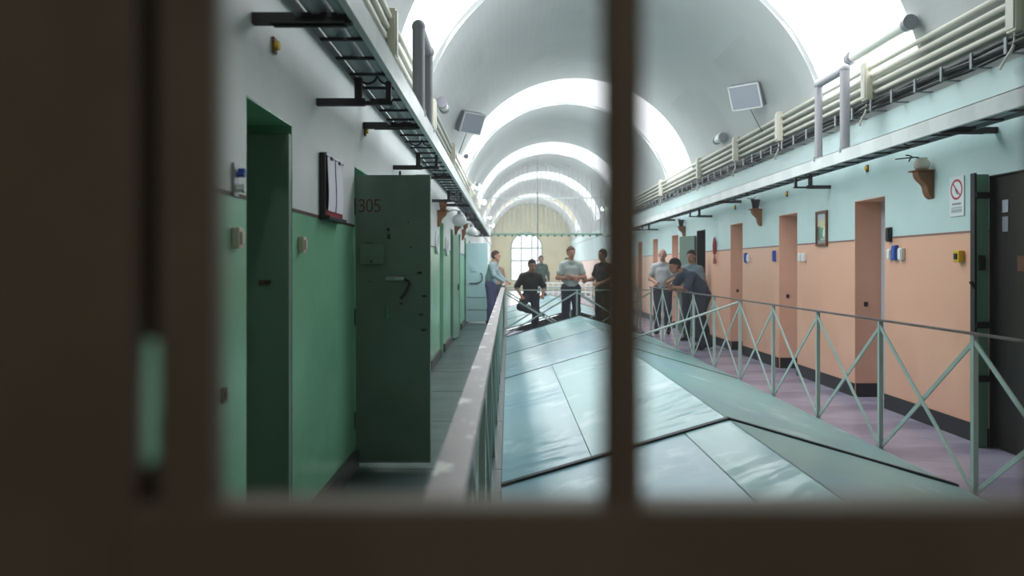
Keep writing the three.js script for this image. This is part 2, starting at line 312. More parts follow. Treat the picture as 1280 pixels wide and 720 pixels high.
// ------------------------------------------------------------------ ridged sheet covers over the void
function cover(label, joints, cols, finalCap) {
  const g = thing('void_cover', label, 'cover');
  const XA = -0.05, XB = 2.9, XM = 1.42, YM = 0.46;
  const y = (x) => x < XM ? 0.03 + (YM - 0.03) * (x - XA) / (XM - XA) : 0.03 + (YM - 0.03) * (XB - x) / (XB - XM);
  let q = 0;
  const sheet = (x0, x1, z0, z1) => {
    const nx = 10, nz = Math.max(8, Math.round((z1 - z0) * 5)), p = [], idx = [], uv = [], gap = 0.003;
    for (let j = 0; j <= nz; j++) for (let i = 0; i <= nx; i++) {
      const x = x0 + gap + (x1 - x0 - 2 * gap) * i / nx, z = z0 + gap + (z1 - z0 - 2 * gap) * j / nz, ed = Math.min(i, nx - i, j, nz - j) > 0 ? 1 : 0.15;
      p.push(x, y(x) + ed * ((n1(x * 0.31, z * 0.27) - 0.5) * 0.045 + (n2(x * 0.2, z * 0.25) - 0.5) * 0.02), -z); uv.push(x, z);
    }
    for (let j = 0; j < nz; j++) for (let i = 0; i < nx; i++) { const a = j * (nx + 1) + i, b = a + 1, c = a + nx + 1, d = c + 1; idx.push(a, b, c, b, d, c); }
    const ge = new THREE.BufferGeometry(); ge.setAttribute('position', new THREE.Float32BufferAttribute(p, 3)); ge.setAttribute('uv', new THREE.Float32BufferAttribute(uv, 2)); ge.setIndex(idx); ge.computeVertexNormals();
    const top = clean(ge.clone()), und = ge.clone(); und.translate(0, -0.006, 0); // thin sheet with an underside
    const ii = und.index.array; for (let k = 0; k < ii.length; k += 3) { const t = ii[k]; ii[k] = ii[k + 1]; ii[k + 1] = t; } und.computeVertexNormals();
    const m = new THREE.Mesh(mergeGeometries([top, clean(und)]), M.sheets[q++ % 3]); m.name = 'sheet'; m.castShadow = m.receiveShadow = true; g.add(m);
  };
  for (let k = 0; k + 1 < joints.length; k++) { const c = cols[k % cols.length]; for (let i = 0; i + 1 < c.length; i++) sheet(c[i], c[i + 1], joints[k], joints[k + 1]); }
  const under = [];                               // dark frame under the joints
  for (const [k, z] of joints.entries()) { const w = (k === 0 || z === 4.92 || k === joints.length - 1) ? 0.05 : 0.012, lift = w > 0.02 ? 0.006 : -0.003;
    obj('joint_strip', [bar(V(XA, y(XA) + lift, -z), V(XM, YM + lift, -z), w, 0.016), bar(V(XM, YM + lift, -z), V(XB, y(XB) + lift, -z), w, 0.016)], M.seam, g); }
  obj('ridge_bar', bar(V(XM, YM - 0.03, -joints[0]), V(XM, YM - 0.03, -joints[joints.length - 1]), 0.04, 0.03), M.seam, g);
  const z = joints[joints.length - 1], tri = (zz) => { const s = new THREE.Shape([new THREE.Vector2(XA, 0), new THREE.Vector2(XB, 0), new THREE.Vector2(XM, YM - 0.02)]); return new THREE.ExtrudeGeometry(s, { depth: 0.01, bevelEnabled: false }).translate(0, -0.005, -zz); };
  obj('end_panel', tri(z), M.seam, g); obj('end_panel', tri(joints[0] + 0.012), M.seam, g);
  return g;
}
cover('long ridged cover of rippled pale sheets over the near void', [0.56, 2.7, 4.92, 9.62, 12.2, 15.3], [[-0.05, 0.543, 1.42, 2.2, 2.9], [-0.05, 1.13, 1.42, 2.9], [-0.05, 0.543, 1.42, 2.9], [-0.05, 1.42, 2.2, 2.9], [-0.05, 0.7, 1.42, 2.9]]);
cover('ridged cover of pale sheets beyond the crossing', [17.2, 20.3, 23.4, 26.55], [[-0.05, 1.42, 2.9]]);
tag(obj('brace_rod', rod(V(1.42, 0.475, -9.72), V(2.93, 0.99, -9.72), 0.014), M.rail), 'pale slanting rod from cover ridge to right railing', 'rod');

// ------------------------------------------------------------------ trays, pipes, conduits, cables on both sides
function services(side) {
  const L = side < 0, wx = L ? XL : XR, at = (d) => wx - side * d, w = L ? 'left' : 'right';   // d: distance from the wall
  const t = thing('cable_tray', `ladder tray with pale outer channel along the ${w} wall`, 'cable tray');
  const yb = E + 1.07, z0 = 1.2, z1 = 27.4;
  obj('outer_channel', [bx(at(0.45), at(0.458), yb, yb + 0.12, -z0, -z1), bx(at(0.425), at(0.458), yb + 0.115, yb + 0.123, -z0, -z1), bx(at(0.425), at(0.458), yb - 0.006, yb, -z0, -z1)], M.channel, t);
  obj('inner_rail', bx(at(0.20), at(0.215), yb, yb + 0.05, -z0, -z1), M.steel, t);
  const rg = bx(at(0.20), at(0.45), yb + 0.002, yb + 0.016, -0.01, 0.01);
  for (let z = z0 + 0.1; z < z1; z += 0.33) { const m = new THREE.Mesh(rg, M.dark); m.name = 'rung'; m.castShadow = m.receiveShadow = true; m.position.z = -z; t.add(m); }
  const zs = L ? [3.3, 4.4, 5.8, 7.3, 9.1, 11, 13.3, 15.4, 17.5, 19.6, 21.7, 23.8] : [3.2, 4.4, 6.0, 9.1, 12.6, 14.4, 17.6, 19.6, 22.2, 24.8];
  for (const [k, z] of zs.entries()) {
    const b = new THREE.Group(); b.name = 'bracket'; t.add(b);
    if (k % 2 === 0) { obj('arm', [bx(at(0), at(0.43), yb - 0.02, yb + 0.028, -z + 0.02, -z - 0.02), bx(at(0.08), at(0.40), yb - 0.02, yb - 0.008, -z + 0.045, -z - 0.045)], M.dark, b); }
    else { obj('arm', bx(at(0), at(0.28), yb - 0.14, yb - 0.10, -z + 0.02, -z - 0.02), M.dark, b); obj('drop', bx(at(0.22), at(0.26), yb - 0.12, yb + 0.02, -z + 0.018, -z - 0.018), M.dark, b);
      obj('arm', bx(at(0.26), at(0.44), yb - 0.135, yb - 0.115, -z + 0.018, -z - 0.018), M.dark, b); obj('drop', bx(at(0.40), at(0.43), yb - 0.12, yb, -z + 0.015, -z - 0.015), M.dark, b); }
  }
  const hp = [[0.275, 0.052], [0.385, 0.04]];
  for (const [d, r] of hp) { const p = thing('service_pipe', `${r > 0.05 ? 'thick' : 'thinner'} grey pipe lying in the ${w} ladder tray`, 'pipe');
    obj('pipe', rod(V(at(d), yb + 0.016 + r, -z0), V(at(d), yb + 0.016 + r, -z1), r, 14), M.pipeTray, p);
    for (let z = 2.2; z < z1; z += 2.3) obj('clamp', new THREE.TorusGeometry(r + 0.004, 0.008, 6, 18).translate(at(d), yb + 0.016 + r, -z), M.dark, p); }
  // expansion loop
  const za = L ? 5.9 : 7.78, zb = L ? 6.6 : 8.44, ys = yb + 0.09, yt = E + (L ? 1.86 : 2.02), r = 0.048, px = at(0.41), e = thing('expansion_loop', `grey pipe loop rising above the ${w} tray`, 'pipe');
  obj('pipe', rod(V(px, ys, -za), V(px, yt, -za), r, 16), M.pipe, e); obj('pipe', rod(V(px, ys, -zb), V(px, yt, -zb), r * 0.85, 16), M.pipe, e); obj('pipe', rod(V(px, yt, -za), V(px, yt, -zb), r * 0.85, 16), M.pipe, e);
  for (const z of [za, zb]) { obj('elbow', sph(r * 1.1, px, yt, -z), M.pipe, e); obj('collar', new THREE.CylinderGeometry(r * 1.15, r * 1.15, 0.05, 16).translate(px, ys + 0.03, -z), M.steel, e); }
  // conduits
  for (let c = 0; c < 4; c++) { const y = E + 1.79 + c * 0.082, d = 0.08 + c * 0.019;
    tag(obj('conduit', rod(V(at(d), y, -0.8), V(at(d), y, -27.8), 0.024, 10), M.conduit), `${['lowest', 'second lowest', 'second highest', 'topmost'][c]} of the four cream conduits along the ${w} wall`, 'conduit', `conduits along the ${w} wall`); }
  for (const [i, z] of (L ? [6.25, 9.6, 13, 19] : [5.55, 7.85, 10.4, 12.4, 14.8, 18.5]).entries()) {
    const b = thing('junction_box', '', 'junction box', [0, 0, 0], 0, `junction boxes on the ${w} conduits`);
    b.userData.label = `cream junction box on the ${w} conduits, the ${['first', 'second', 'third', 'fourth', 'fifth', 'sixth'][i]} counted from the gate`;
    obj('body', rb(0.07, 0.40, 0.11, at(0.15), E + 1.91, -z, 0.008), M.box, b); obj('lid', rb(0.012, 0.36, 0.09, at(0.191), E + 1.91, -z, 0.004), M.conduit, b);
    obj('lead', tube([V(at(0.15), E + 1.72, -z), V(at(0.15), E + 1.62, -z - 0.02), V(at(0.16), E + 1.52, -z - 0.12), V(at(0.12), E + 1.5, -z - 0.22)], 0.012, 16), M.conduit, b); }
  // dark cable bundle
  const cb = thing('cable_bundle', `dark bundle of cables on hooks below the ${w} conduits`, 'cables');
  for (let c = 0; c < 6; c++) { const pts = []; for (let z = 0.8; z < 27.8; z += 0.45) pts.push(V(at(0.06 + (c % 3) * 0.035 + rnd() * 0.02), E + 1.60 + (c % 4) * 0.03 + rnd() * 0.035, -z)); obj('cable', tube(pts, 0.011 + (c % 3) * 0.004, 240, 6), c % 3 === 1 ? M.dark : M.black, cb); }
  for (let z = 1; z < 27.6; z += 0.42) obj('hook', [bx(at(0), at(0.17), E + 1.575, E + 1.585, -z, -z - 0.03), bx(at(0.16), at(0.172), E + 1.575, E + 1.70, -z, -z - 0.03)], M.steel, cb);
}
services(-1); services(1);

// ------------------------------------------------------------------ lamps on the haunches
function fixture(x, y, z, len, lit, label, group, power = 0.5) {
  const f = thing('tube_lamp', label, 'lamp', [x, y, -z], 0, group), s = x < XC ? 1 : -1;
  f.rotation.z = s * 0.5;
  obj('housing', rb(0.12, 0.05, len - 0.08, 0, 0.045, 0, 0.012), M.conduit, f);
  for (const e of [1, -1]) obj('end_cap', cylZ(lit ? 0.05 : 0.072, 0.06, 0, lit ? 0.03 : 0, e * (len / 2 - 0.02), 18), M.greyPlate, f);
  obj('tube_light', new THREE.CapsuleGeometry(lit ? 0.085 : 0.06, len - 0.2, 6, 16).rotateX(Math.PI / 2), lit ? M.tubeLit : M.tubeOff, f);
  obj('stem', rod(V(-s * 0.03, 0.05, 0), V(-s * 0.08, 0.15, 0), 0.012), M.greyPlate, f);
  if (lit) { const p = new THREE.PointLight(0xf4fff8, power, 0, 2); p.name = 'tube_lamp_glow'; p.castShadow = true; p.shadow.radius = 3; f.add(p); }
  return f;
}
fixture(-0.8, E + 2.15, 2.3, 0.42, true, 'unseen lit lamp on the left haunch nearest the gate, out of view', null, 1.6);  // out of view, placed to light the numbered door and near walls
fixture(3.55, E + 2.15, 2.3, 0.42, true, 'unseen lit lamp on the right haunch nearest the gate, out of view', null, 2.2);  // unseen partner lamp, placed to brighten the near end of the hall
fixture(3.62, E + 2.2, 7.45, 1.2, false, 'long cream fluorescent lamp across the nearest right skylight', null);
fixture(3.63, E + 2.2, 13.1, 0.42, false, 'short unlit lamp on the right haunch beside the grey panel', null);
fixture(-0.88, E + 2.16, 10.2, 0.42, false, 'unlit lamp on the left haunch next to the dark grey panel', null);
[[15.6, 'nearest'], [21, 'second nearest'], [26, 'third nearest'], [34, 'fourth'], [41, 'farthest']].forEach(([z, n]) => fixture(-0.85, E + 2.2, z, 0.4, true, `${n} of the lit lamps along the left haunch`, 'lit lamps on the left', 2.5));
fixture(3.6, E + 2.2, 29, 0.4, true, 'lit lamp far down the right haunch', null);

function wallPanel(x, y, z, tilt, turn, label) {
  const p = thing('flood_panel', label, 'panel', [x, y, -z], turn), q = new THREE.Group();
  p.rotation.set(tilt, turn, 0, 'YXZ');
  obj('body', rb(0.46, 0.36, 0.14, 0, 0, 0, 0.02), M.greyPlate, p);
  obj('front', rb(0.41, 0.31, 0.012, 0, 0, 0.072, 0.004), M.panel, p); obj('rim', [bx(-0.23, 0.23, 0.16, 0.18, 0.06, 0.085), bx(-0.23, 0.23, -0.18, -0.16, 0.06, 0.085), bx(-0.23, -0.21, -0.18, 0.18, 0.06, 0.085), bx(0.21, 0.23, -0.18, 0.18, 0.06, 0.085)], M.plastic, p);
  obj('bracket', bx(-0.06, 0.06, -0.05, 0.05, -0.22, -0.07), M.dark, p);
  obj('cable', tube([V(0, -0.18, 0), V(0.02, -0.35, -0.05), V(0.06, -0.6, -0.12)], 0.006, 12), M.dark, p);
}
wallPanel(3.42, E + 2.45, 10.9, 0.45, -0.75, 'pale grey box panel tilted on the right side of the vault');
wallPanel(-0.66, E + 2.45, 12.9, 0.45, 0.75, 'grey box panel tilted on the left side of the vault');

// ------------------------------------------------------------------ bar screen and beam far down the hall
{
  const g = thing('bar_screen', 'pale vertical bar screen under the vault far down the hall', 'screen'), Z = -28, y0 = E + 1.22;
  for (let x = XL + 0.12; x < XR - 0.08; x += 0.168) { const dx = x - XC, top = SPRING + Math.sqrt(Math.max(0, R * R - dx * dx)) - 0.01; obj('bar', rod(V(x, y0, Z), V(x, top, Z), 0.014, 6), M.rail, g); }
  obj('cross_rail', bx(XC - 0.95, XC + 0.95, E + 3.68, E + 3.72, Z - 0.015, Z + 0.015), M.rail, g);
  obj('cross_rail', bx(XC - 2.15, XC + 2.15, E + 2.5, E + 2.54, Z - 0.015, Z + 0.015), M.rail, g);
  const b = thing('cross_beam', 'dark beam with cable clips spanning the hall below the bar screen', 'beam');
  obj('beam', bx(XL, XR, E + 1.14, E + 1.22, Z - 0.05, Z + 0.05), M.frameGreen, b);
  for (let x = XL + 0.2; x < XR; x += 0.26) obj('clip', rb(0.08, 0.06, 0.04, x, E + 1.13, Z + 0.06), M.dark, b);
  const p = thing('hanging_pole', 'thin dark pole hanging below the vault centre', 'pole');
  obj('pole', rod(V(1.0, E - 0.1, -26.3), V(1.0, E + 2.6, -26.3), 0.016), M.dark, p); obj('hanger', rod(V(1.0, E + 2.6, -26.3), V(1.0, SPRING + Math.sqrt(R * R - 0.137) - 0.0, -26.3), 0.006), M.dark, p);
  const l = thing('lattice_barrier', 'low white lattice barrier with square holes behind the men', 'barrier'), z = -26.85;
  for (let k = 0; k < 4; k++) obj('slat', bx(0.6, 2.88, 0.36 + k * 0.16, 0.41 + k * 0.16, z - 0.02, z + 0.02), M.plastic, l);
  for (let x = 0.6; x < 2.9; x += 0.19) obj('upright', bx(x, x + 0.05, 0.0, 0.89, z - 0.022, z + 0.022), M.plastic, l);
}

// ------------------------------------------------------------------ cell doors that stand open
const font = await new FontLoader().loadAsync('fonts/droid/droid_sans_regular.typeface.json');
{
  const W = 0.54, H = 2.075, d = thing('cell_door', 'open grey green steel cell door numbered 305', 'door', [XL + 0.005, 0.035, -5.50]);
  obj('leaf', rb(W, H, 0.045, W / 2, H / 2, 0, 0.006), M.cellDoor, d);
  const y = (py) => E + (333 - py) / 173 - 0.035, x = (px) => (px - 443) / 173;
  const f = 0.0225;
  const tg = new TextGeometry('305', { font, size: 0.092, depth: 0.002, curveSegments: 6 }); tg.computeBoundingBox(); tg.scale(0.158 / (tg.boundingBox.max.x - tg.boundingBox.min.x), 1, 1);
  obj('number', tg.translate(x(446), y(265), f), M.number, d).userData.label = 'dark red number 305';
  const hatch = new THREE.Group(); hatch.name = 'food_hatch'; d.add(hatch);
  obj('flap', rb(0.165, 0.145, 0.04, x(464), y(318), f + 0.018, 0.006), M.hatch, hatch); obj('knob', sph(0.009, x(464), y(327), f + 0.04), M.dark, hatch); obj('hinge', rb(0.06, 0.012, 0.012, x(460), y(304), f + 0.008), M.cellDoor, hatch);
  const spy = new THREE.Group(); spy.name = 'spyhole'; d.add(spy);
  obj('cover', [cylZ(0.012, 0.012, x(484), y(287), f + 0.004)], M.dark, spy); obj('cover', [rb(0.02, 0.035, 0.012, x(484.5), y(296), f + 0.004, 0.005)], M.dark, spy);
  const lock = new THREE.Group(); lock.name = 'lock'; d.add(lock);
  obj('plate', rb(0.07, 0.03, 0.02, x(487), y(348), f + 0.01), M.greyPlate, lock); obj('bolt', rb(0.075, 0.028, 0.022, x(498), y(348.5), f + 0.01), M.chrome, lock);
  obj('handle', [tube([V(x(505), y(349), f + 0.02), V(x(511), y(353), f + 0.035), V(x(507), y(364), f + 0.04), V(x(500), y(373), f + 0.03)], 0.011, 16)], M.dark, lock);
  obj('keyhole', rb(0.024, 0.012, 0.006, x(500), y(379.5), f + 0.002), M.black, lock);
  obj('pull', [rb(0.016, 0.10, 0.02, x(483), y(390), f + 0.01), rb(0.035, 0.016, 0.016, x(483), y(396), f + 0.008)], M.frameGreen, d);
  for (const py of [341, 393]) obj('panel_seam', rb(W - 0.04, 0.005, 0.003, W / 2, y(py), f + 0.001, 0.001), M.frameGreen, d);
  for (const [px, py] of [[523, 341], [525, 393], [528, 412], [529, 370]]) obj('edge_bolt', rb(0.035, 0.016, 0.012, x(px), y(py), f + 0.004), M.dark, d);
  for (const [px, py] of [[509, 278], [512, 309], [461, 352]]) obj('rivet', sph(0.006, x(px), y(py), f + 0.001), M.dark, d);
  obj('top_pin', rb(0.016, 0.04, 0.02, x(498), H + 0.01, 0), M.dark, d);
  obj('bottom_edge', rb(W, 0.012, 0.05, W / 2, 0.006, 0, 0.003), M.steel, d);
  for (const hy of [0.3, 1.05, 1.85]) obj('hinge', new THREE.CylinderGeometry(0.014, 0.014, 0.12, 10).translate(0.0, hy, 0.0), M.dark, d);

  const b = thing('cell_door', 'open pale blue cell door far along the left gallery', 'door', [XL + 0.005, 0.03, -19.6]);
  obj('leaf', rb(0.56, 2.02, 0.045, 0.28, 1.01, 0, 0.006), M.doorBlue, b);
  obj('lock', rb(0.22, 0.03, 0.03, 0.2, 0.98, 0.03), M.dark, b); obj('handle', tube([V(0.3, 1.0, 0.03), V(0.4, 1.04, 0.05), V(0.42, 1.2, 0.05), V(0.38, 1.25, 0.03)], 0.012, 14), M.dark, b); obj('flap', rb(0.16, 0.14, 0.02, 0.2, 1.36, 0.03), M.doorBlue, b);
  for (const yy of [0.3, 0.62]) obj('panel_seam', rb(0.5, 0.014, 0.006, 0.28, yy, 0.024, 0.002), M.dark, b);
  for (const hy of [0.3, 1.0, 1.7]) obj('hinge', new THREE.CylinderGeometry(0.014, 0.014, 0.12, 8).translate(0, hy, 0), M.dark, b);

  const e = thing('cell_door', 'cell door edge jutting from the left wall before the blue door', 'door', [XL, 0.03, -14.85]);   // folded back almost flat
  e.rotation.y = Math.PI / 2 - 0.12;
  obj('leaf', rb(0.6, 2.05, 0.05, 0.3, 1.025, 0, 0.006), M.frameGreen, e); obj('handle', rb(0.03, 0.12, 0.03, 0.5, 1.0, 0.03), M.dark, e);

  const k = thing('cell_door', 'grey green cell door standing ajar behind the man leaning on the railing', 'door', [XR - 0.03, 0.03, -(14.88 + DOORW)]);
  k.rotation.y = Math.PI / 2 + 0.32;
  obj('leaf', rb(0.58, 2.05, 0.05, 0.29, 1.025, 0, 0.006), M.cellDoor, k); obj('handle', rb(0.03, 0.12, 0.03, 0.5, 1.0, -0.03), M.dark, k);

  const h = thing('cell_door', 'dark grey green steel door folded back inside the nearest left doorway', 'door', [XL, 0.02, -(doorsL[0] + DOORW) + 0.034]);
  obj('leaf', rb(0.279, DOORH - 0.07, 0.045, -0.1415, (DOORH - 0.07) / 2, 0, 0.006), M.cellDoor, h);
  obj('latch_plate', rb(0.055, 0.025, 0.012, -0.125, E - 0.10, 0.027, 0.003), M.brown, h); obj('latch_bolt', rb(0.03, 0.014, 0.02, -0.105, E - 0.098, 0.034, 0.003), M.dark, h);
  for (const hy of [0.3, 1.05, 1.8]) obj('hinge', new THREE.CylinderGeometry(0.01, 0.01, 0.12, 8).translate(-0.284, hy, 0.0), M.dark, h);

  // dark brown door at the right edge and its steel jamb
  const j = thing('steel_jamb', 'green steel jamb with black hinge straps beside the dark brown door', 'door jamb', [XR, 0, -(5.40 + DOORW) - 0.06]);
  obj('post', rb(0.10, 2.19, 0.05, -0.052, 1.095, 0.03, 0.004), M.frameGreen, j); obj('edge_strip', rb(0.018, 2.2, 0.06, -0.108, 1.1, 0.03, 0.003), M.black, j);
  for (const y of [2.02, 0.98, 0.55]) obj('hinge_strap', rb(0.14, 0.05, 0.02, -0.04, y, 0.065, 0.004), M.black, j);
  obj('lock_box', rb(0.05, 0.12, 0.02, -0.06, 1.48, 0.062, 0.004), M.black, j); obj('lever', bar(V(-0.11, 1.27, 0.05), V(-0.15, 1.33, 0.06), 0.02, 0.02), M.dark, j);
}
{
  const ph = (name, label, z, y, w, h, m) => { const o = tag(obj(name, rb(0.008, h, w, XR + 0.026, y, -z, 0.003), m), label, 'notice'); return o; };
  ph('notice', 'small pale photo on the dark brown door', 5.93, E + 0.47, 0.07, 0.1, M.panel); ph('notice', 'small dark card under the photo on the dark brown door', 5.93, E + 0.33, 0.07, 0.12, M.greyPlate); ph('notice', 'dull plate in the middle of the dark brown door', 5.75, E + 0.02, 0.08, 0.12, M.brown);
}

// ------------------------------------------------------------------ things on the left wall
{
  const n = thing('notice_board', 'black framed board with two hanging white paper lists', 'notice board', [XL, E + 0.275, -4.68]);
  obj('back', bx(0.002, 0.035, 0, 0.39, -0.235, 0.235), M.black, n); obj('ledge', rb(0.06, 0.025, 0.48, 0.032, 0.012, 0, 0.004), M.black, n); obj('top_strip', rb(0.045, 0.02, 0.47, 0.024, 0.385, 0, 0.004), M.greyPlate, n);
  obj('red_backing', bx(0.035, 0.037, 0.03, 0.07, -0.2, 0.2), M.red, n);
  for (const z of [0.11, -0.10]) { const s = new THREE.PlaneGeometry(0.185, 0.32, 4, 12), p = s.attributes.position; for (let i = 0; i < p.count; i++) { const y = p.getY(i); p.setZ(i, 0.004 + 0.012 * Math.sin((0.16 - y) * 9) * (0.16 - y) * 3); } s.computeVertexNormals();
    const pp = obj('paper', s.rotateY(Math.PI / 2).translate(0.039, 0.215, z), M.paper, n); obj('clip', rb(0.012, 0.02, 0.05, 0.046, 0.372, z), M.dark, pp); }
  const k = thing('key_switch', 'steel plate with two small knobs beside the nearest left doorway', 'switch', [XL, E + 0.35, -3.07]);
  obj('plate', rb(0.01, 0.135, 0.05, 0.006, 0, 0, 0.003), M.greyPlate, k); obj('knob', [cylX(0.012, 0.035, 0.026, 0.022, -0.004), rb(0.03, 0.02, 0.02, 0.03, 0.036, -0.004)], M.blue, k); obj('knob', [cylX(0.012, 0.035, 0.026, -0.038, -0.004), rb(0.03, 0.018, 0.02, 0.03, -0.025, -0.004)], M.plastic, k); obj('tab', rb(0.012, 0.012, 0.02, 0.036, -0.046, -0.006), M.red, k);
  const sw = (label, y, z, h = 0.085, m = M.beige) => { const s = thing('light_switch', label, 'switch', [XL, y, -z]); obj('box', rb(0.03, h, 0.055, 0.016, 0, 0, 0.005), m, s); obj('rocker', rb(0.012, h * 0.6, 0.03, 0.034, 0, 0, 0.004), m, s); };
  sw('beige light switch under the steel key plate', E + 0.115, 3.07); sw('beige light switch on the green wall after the nearest doorway', E + 0.115, 4.03); sw('beige wall box low on the green wall behind the gate', E - 0.53, 2.52, 0.10);
  const so = thing('wall_socket', 'dark socket low on the green wall near the nearest doorway', 'socket', [XL, E - 0.5, -2.95]); obj('plate', rb(0.012, 0.06, 0.04, 0.007, 0, 0, 0.003), M.dark, so); obj('insert', rb(0.006, 0.03, 0.02, 0.015, 0, 0, 0.002), M.black, so);
  const plaque = (label, x, y, z, s) => { const p = thing('wall_plaque', label, 'plaque', [x, y, -z]); obj('backing', rb(0.012, 0.075, 0.05, s * 0.007, 0, 0, 0.003), M.brown, p); obj('disc', cylX(0.022, 0.02, s * 0.02, 0, 0), M.yellow, p); };
  plaque('small yellow plaque high on the left wall above the nearest doorway', XL, E + 1.04, 3.58, 1); plaque('small yellow plaque high on the left wall before the 305 door', XL, E + 1.04, 5.84, 1);
  plaque('small yellow plaque above the right doorway with the pale inner door', XR, E + 1.05, 8.15, -1); plaque('small yellow plaque above the second salmon doorway', XR, E + 1.0, 10.5, -1); plaque('small yellow plaque above the third salmon doorway', XR, E + 1.0, 12.9, -1);
  const rp = (label, z) => { const p = thing('round_mirror', label, 'mirror', [XL, E + 0.36, -z]); obj('rim', new THREE.TorusGeometry(0.16, 0.02, 8, 24).rotateY(Math.PI / 2).translate(0.02, 0, 0), M.plastic, p); obj('face', cylX(0.155, 0.012, 0.012, 0, 0, 24), M.chrome, p); };
  rp('nearer round mirror on the left wall past the 305 door', 11.6); rp('farther round mirror on the left wall past the 305 door', 13.4);
}
// corbel shelves with pots
function corbel(side, z, label, topName, twigs) {
  const x = side < 0 ? XL : XR, s = -side, c = thing('wall_corbel', label, 'shelf', [x, E + 0.87, -z]);
  const sh = new THREE.Shape(); sh.moveTo(0, 0); sh.lineTo(0.14, 0); sh.bezierCurveTo(0.14, -0.08, 0.07, -0.08, 0.055, -0.14); sh.bezierCurveTo(0.05, -0.18, 0.04, -0.22, 0, -0.24);
  obj('corbel', new THREE.ExtrudeGeometry(sh, { depth: 0.09, bevelEnabled: true, bevelSize: 0.006, bevelThickness: 0.006, bevelSegments: 2 }).translate(0, -0.012, -0.045).applyMatrix4(new THREE.Matrix4().makeScale(s, 1, 1)), M.wood, c);
  if (s < 0) c.children[0].geometry = flip(c.children[0].geometry);
  obj('board', rb(0.17, 0.014, 0.15, s * 0.087, 0, 0, 0.004), M.wood, c);
  const p = thing(topName === 'jar' ? 'glass_jar' : 'plant_pot', (topName === 'jar' ? 'pale round jar of dried twigs on the ' : twigs ? 'dark pot with dry twigs on the ' : 'small brown pot on the ') + label.replace('carved wooden ', ''), topName === 'jar' ? 'jar' : 'pot', [x + s * 0.085, E + 0.878, -z]);
  const prof = topName === 'jar' ? [[0, 0], [0.05, 0], [0.068, 0.035], [0.068, 0.07], [0.046, 0.10], [0.05, 0.11], [0.042, 0.11]] : [[0, 0], [0.045, 0], [0.065, 0.12], [0.07, 0.12], [0.07, 0.14], [0.06, 0.14], [0.055, 0.11], [0, 0.11]];
  obj('vessel', new THREE.LatheGeometry(prof.map(([a, b]) => new THREE.Vector2(a, b)), 18), topName === 'jar' ? M.glassJar : (twigs ? M.pot : M.wood), p);
  if (twigs) for (const t of twigs) obj('twig', tube(t.map(([a, b, q]) => V(a * s, b, q)), 0.006, 16, 5), M.twig, p);
}
function flip(g) { const p = g.attributes.position.array, n = g.attributes.normal.array, u = g.attributes.uv.array; for (let i = 0; i < p.length; i += 9) for (let k = 0; k < 3; k++) { let t = p[i + 3 + k]; p[i + 3 + k] = p[i + 6 + k]; p[i + 6 + k] = t; t = n[i + 3 + k]; n[i + 3 + k] = n[i + 6 + k]; n[i + 6 + k] = t; } for (let i = 0; i < u.length; i += 6) for (let k = 0; k < 2; k++) { const t = u[i + 2 + k]; u[i + 2 + k] = u[i + 4 + k]; u[i + 4 + k] = t; } return g; }
const tw = [[[0, 0.07, 0], [0.04, 0.11, 0.02], [0.13, 0.105, 0.06], [0.29, 0.085, 0.10]], [[0.10, 0.108, 0.045], [0.14, 0.122, 0.06], [0.18, 0.125, 0.07]], [[0.13, 0.105, 0.06], [0.15, 0.085, 0.08], [0.165, 0.065, 0.09]]];
const tw2 = [[[0, 0.1, 0], [0.03, 0.14, 0.0], [0.07, 0.17, 0.02]], [[0.02, 0.12, 0], [0.08, 0.15, 0.03], [0.14, 0.16, 0.04]], [[0.03, 0.13, 0], [0.04, 0.16, 0.05], [0.03, 0.175, 0.08]]];
corbel(1, 6.93, 'carved wooden corbel left of the no smoking sign', 'jar', tw);
corbel(1, 11.6, 'carved wooden corbel between the second and third salmon doorways', 'pot', tw2);
corbel(1, 16.6, 'carved wooden corbel far along the right wall', 'pot', tw2);
corbel(-1, 11.85, 'nearest carved wooden corbel on the left wall', 'pot', null);
corbel(-1, 15.6, 'middle carved wooden corbel on the left wall', 'pot', null);
corbel(-1, 18.0, 'farthest carved wooden corbel on the left wall', 'pot', null);
for (const [z, n] of [[13.2, 'nearer'], [17.4, 'farther']]) { const l = thing('globe_lamp', `${n} unlit white globe lamp below the left tray`, 'lamp', [-0.86, E + 0.80, -z]); obj('globe', sph(0.13, 0, 0, 0, 1, 0.85, 1), M.plastic, l); obj('neck', new THREE.CylinderGeometry(0.03, 0.045, 0.07, 12).translate(0, 0.13, 0), M.greyPlate, l); obj('arm', tube([V(0, 0.16, 0), V(-0.1, 0.18, 0), V(-0.25, 0.12, 0)], 0.01, 12), M.greyPlate, l); }

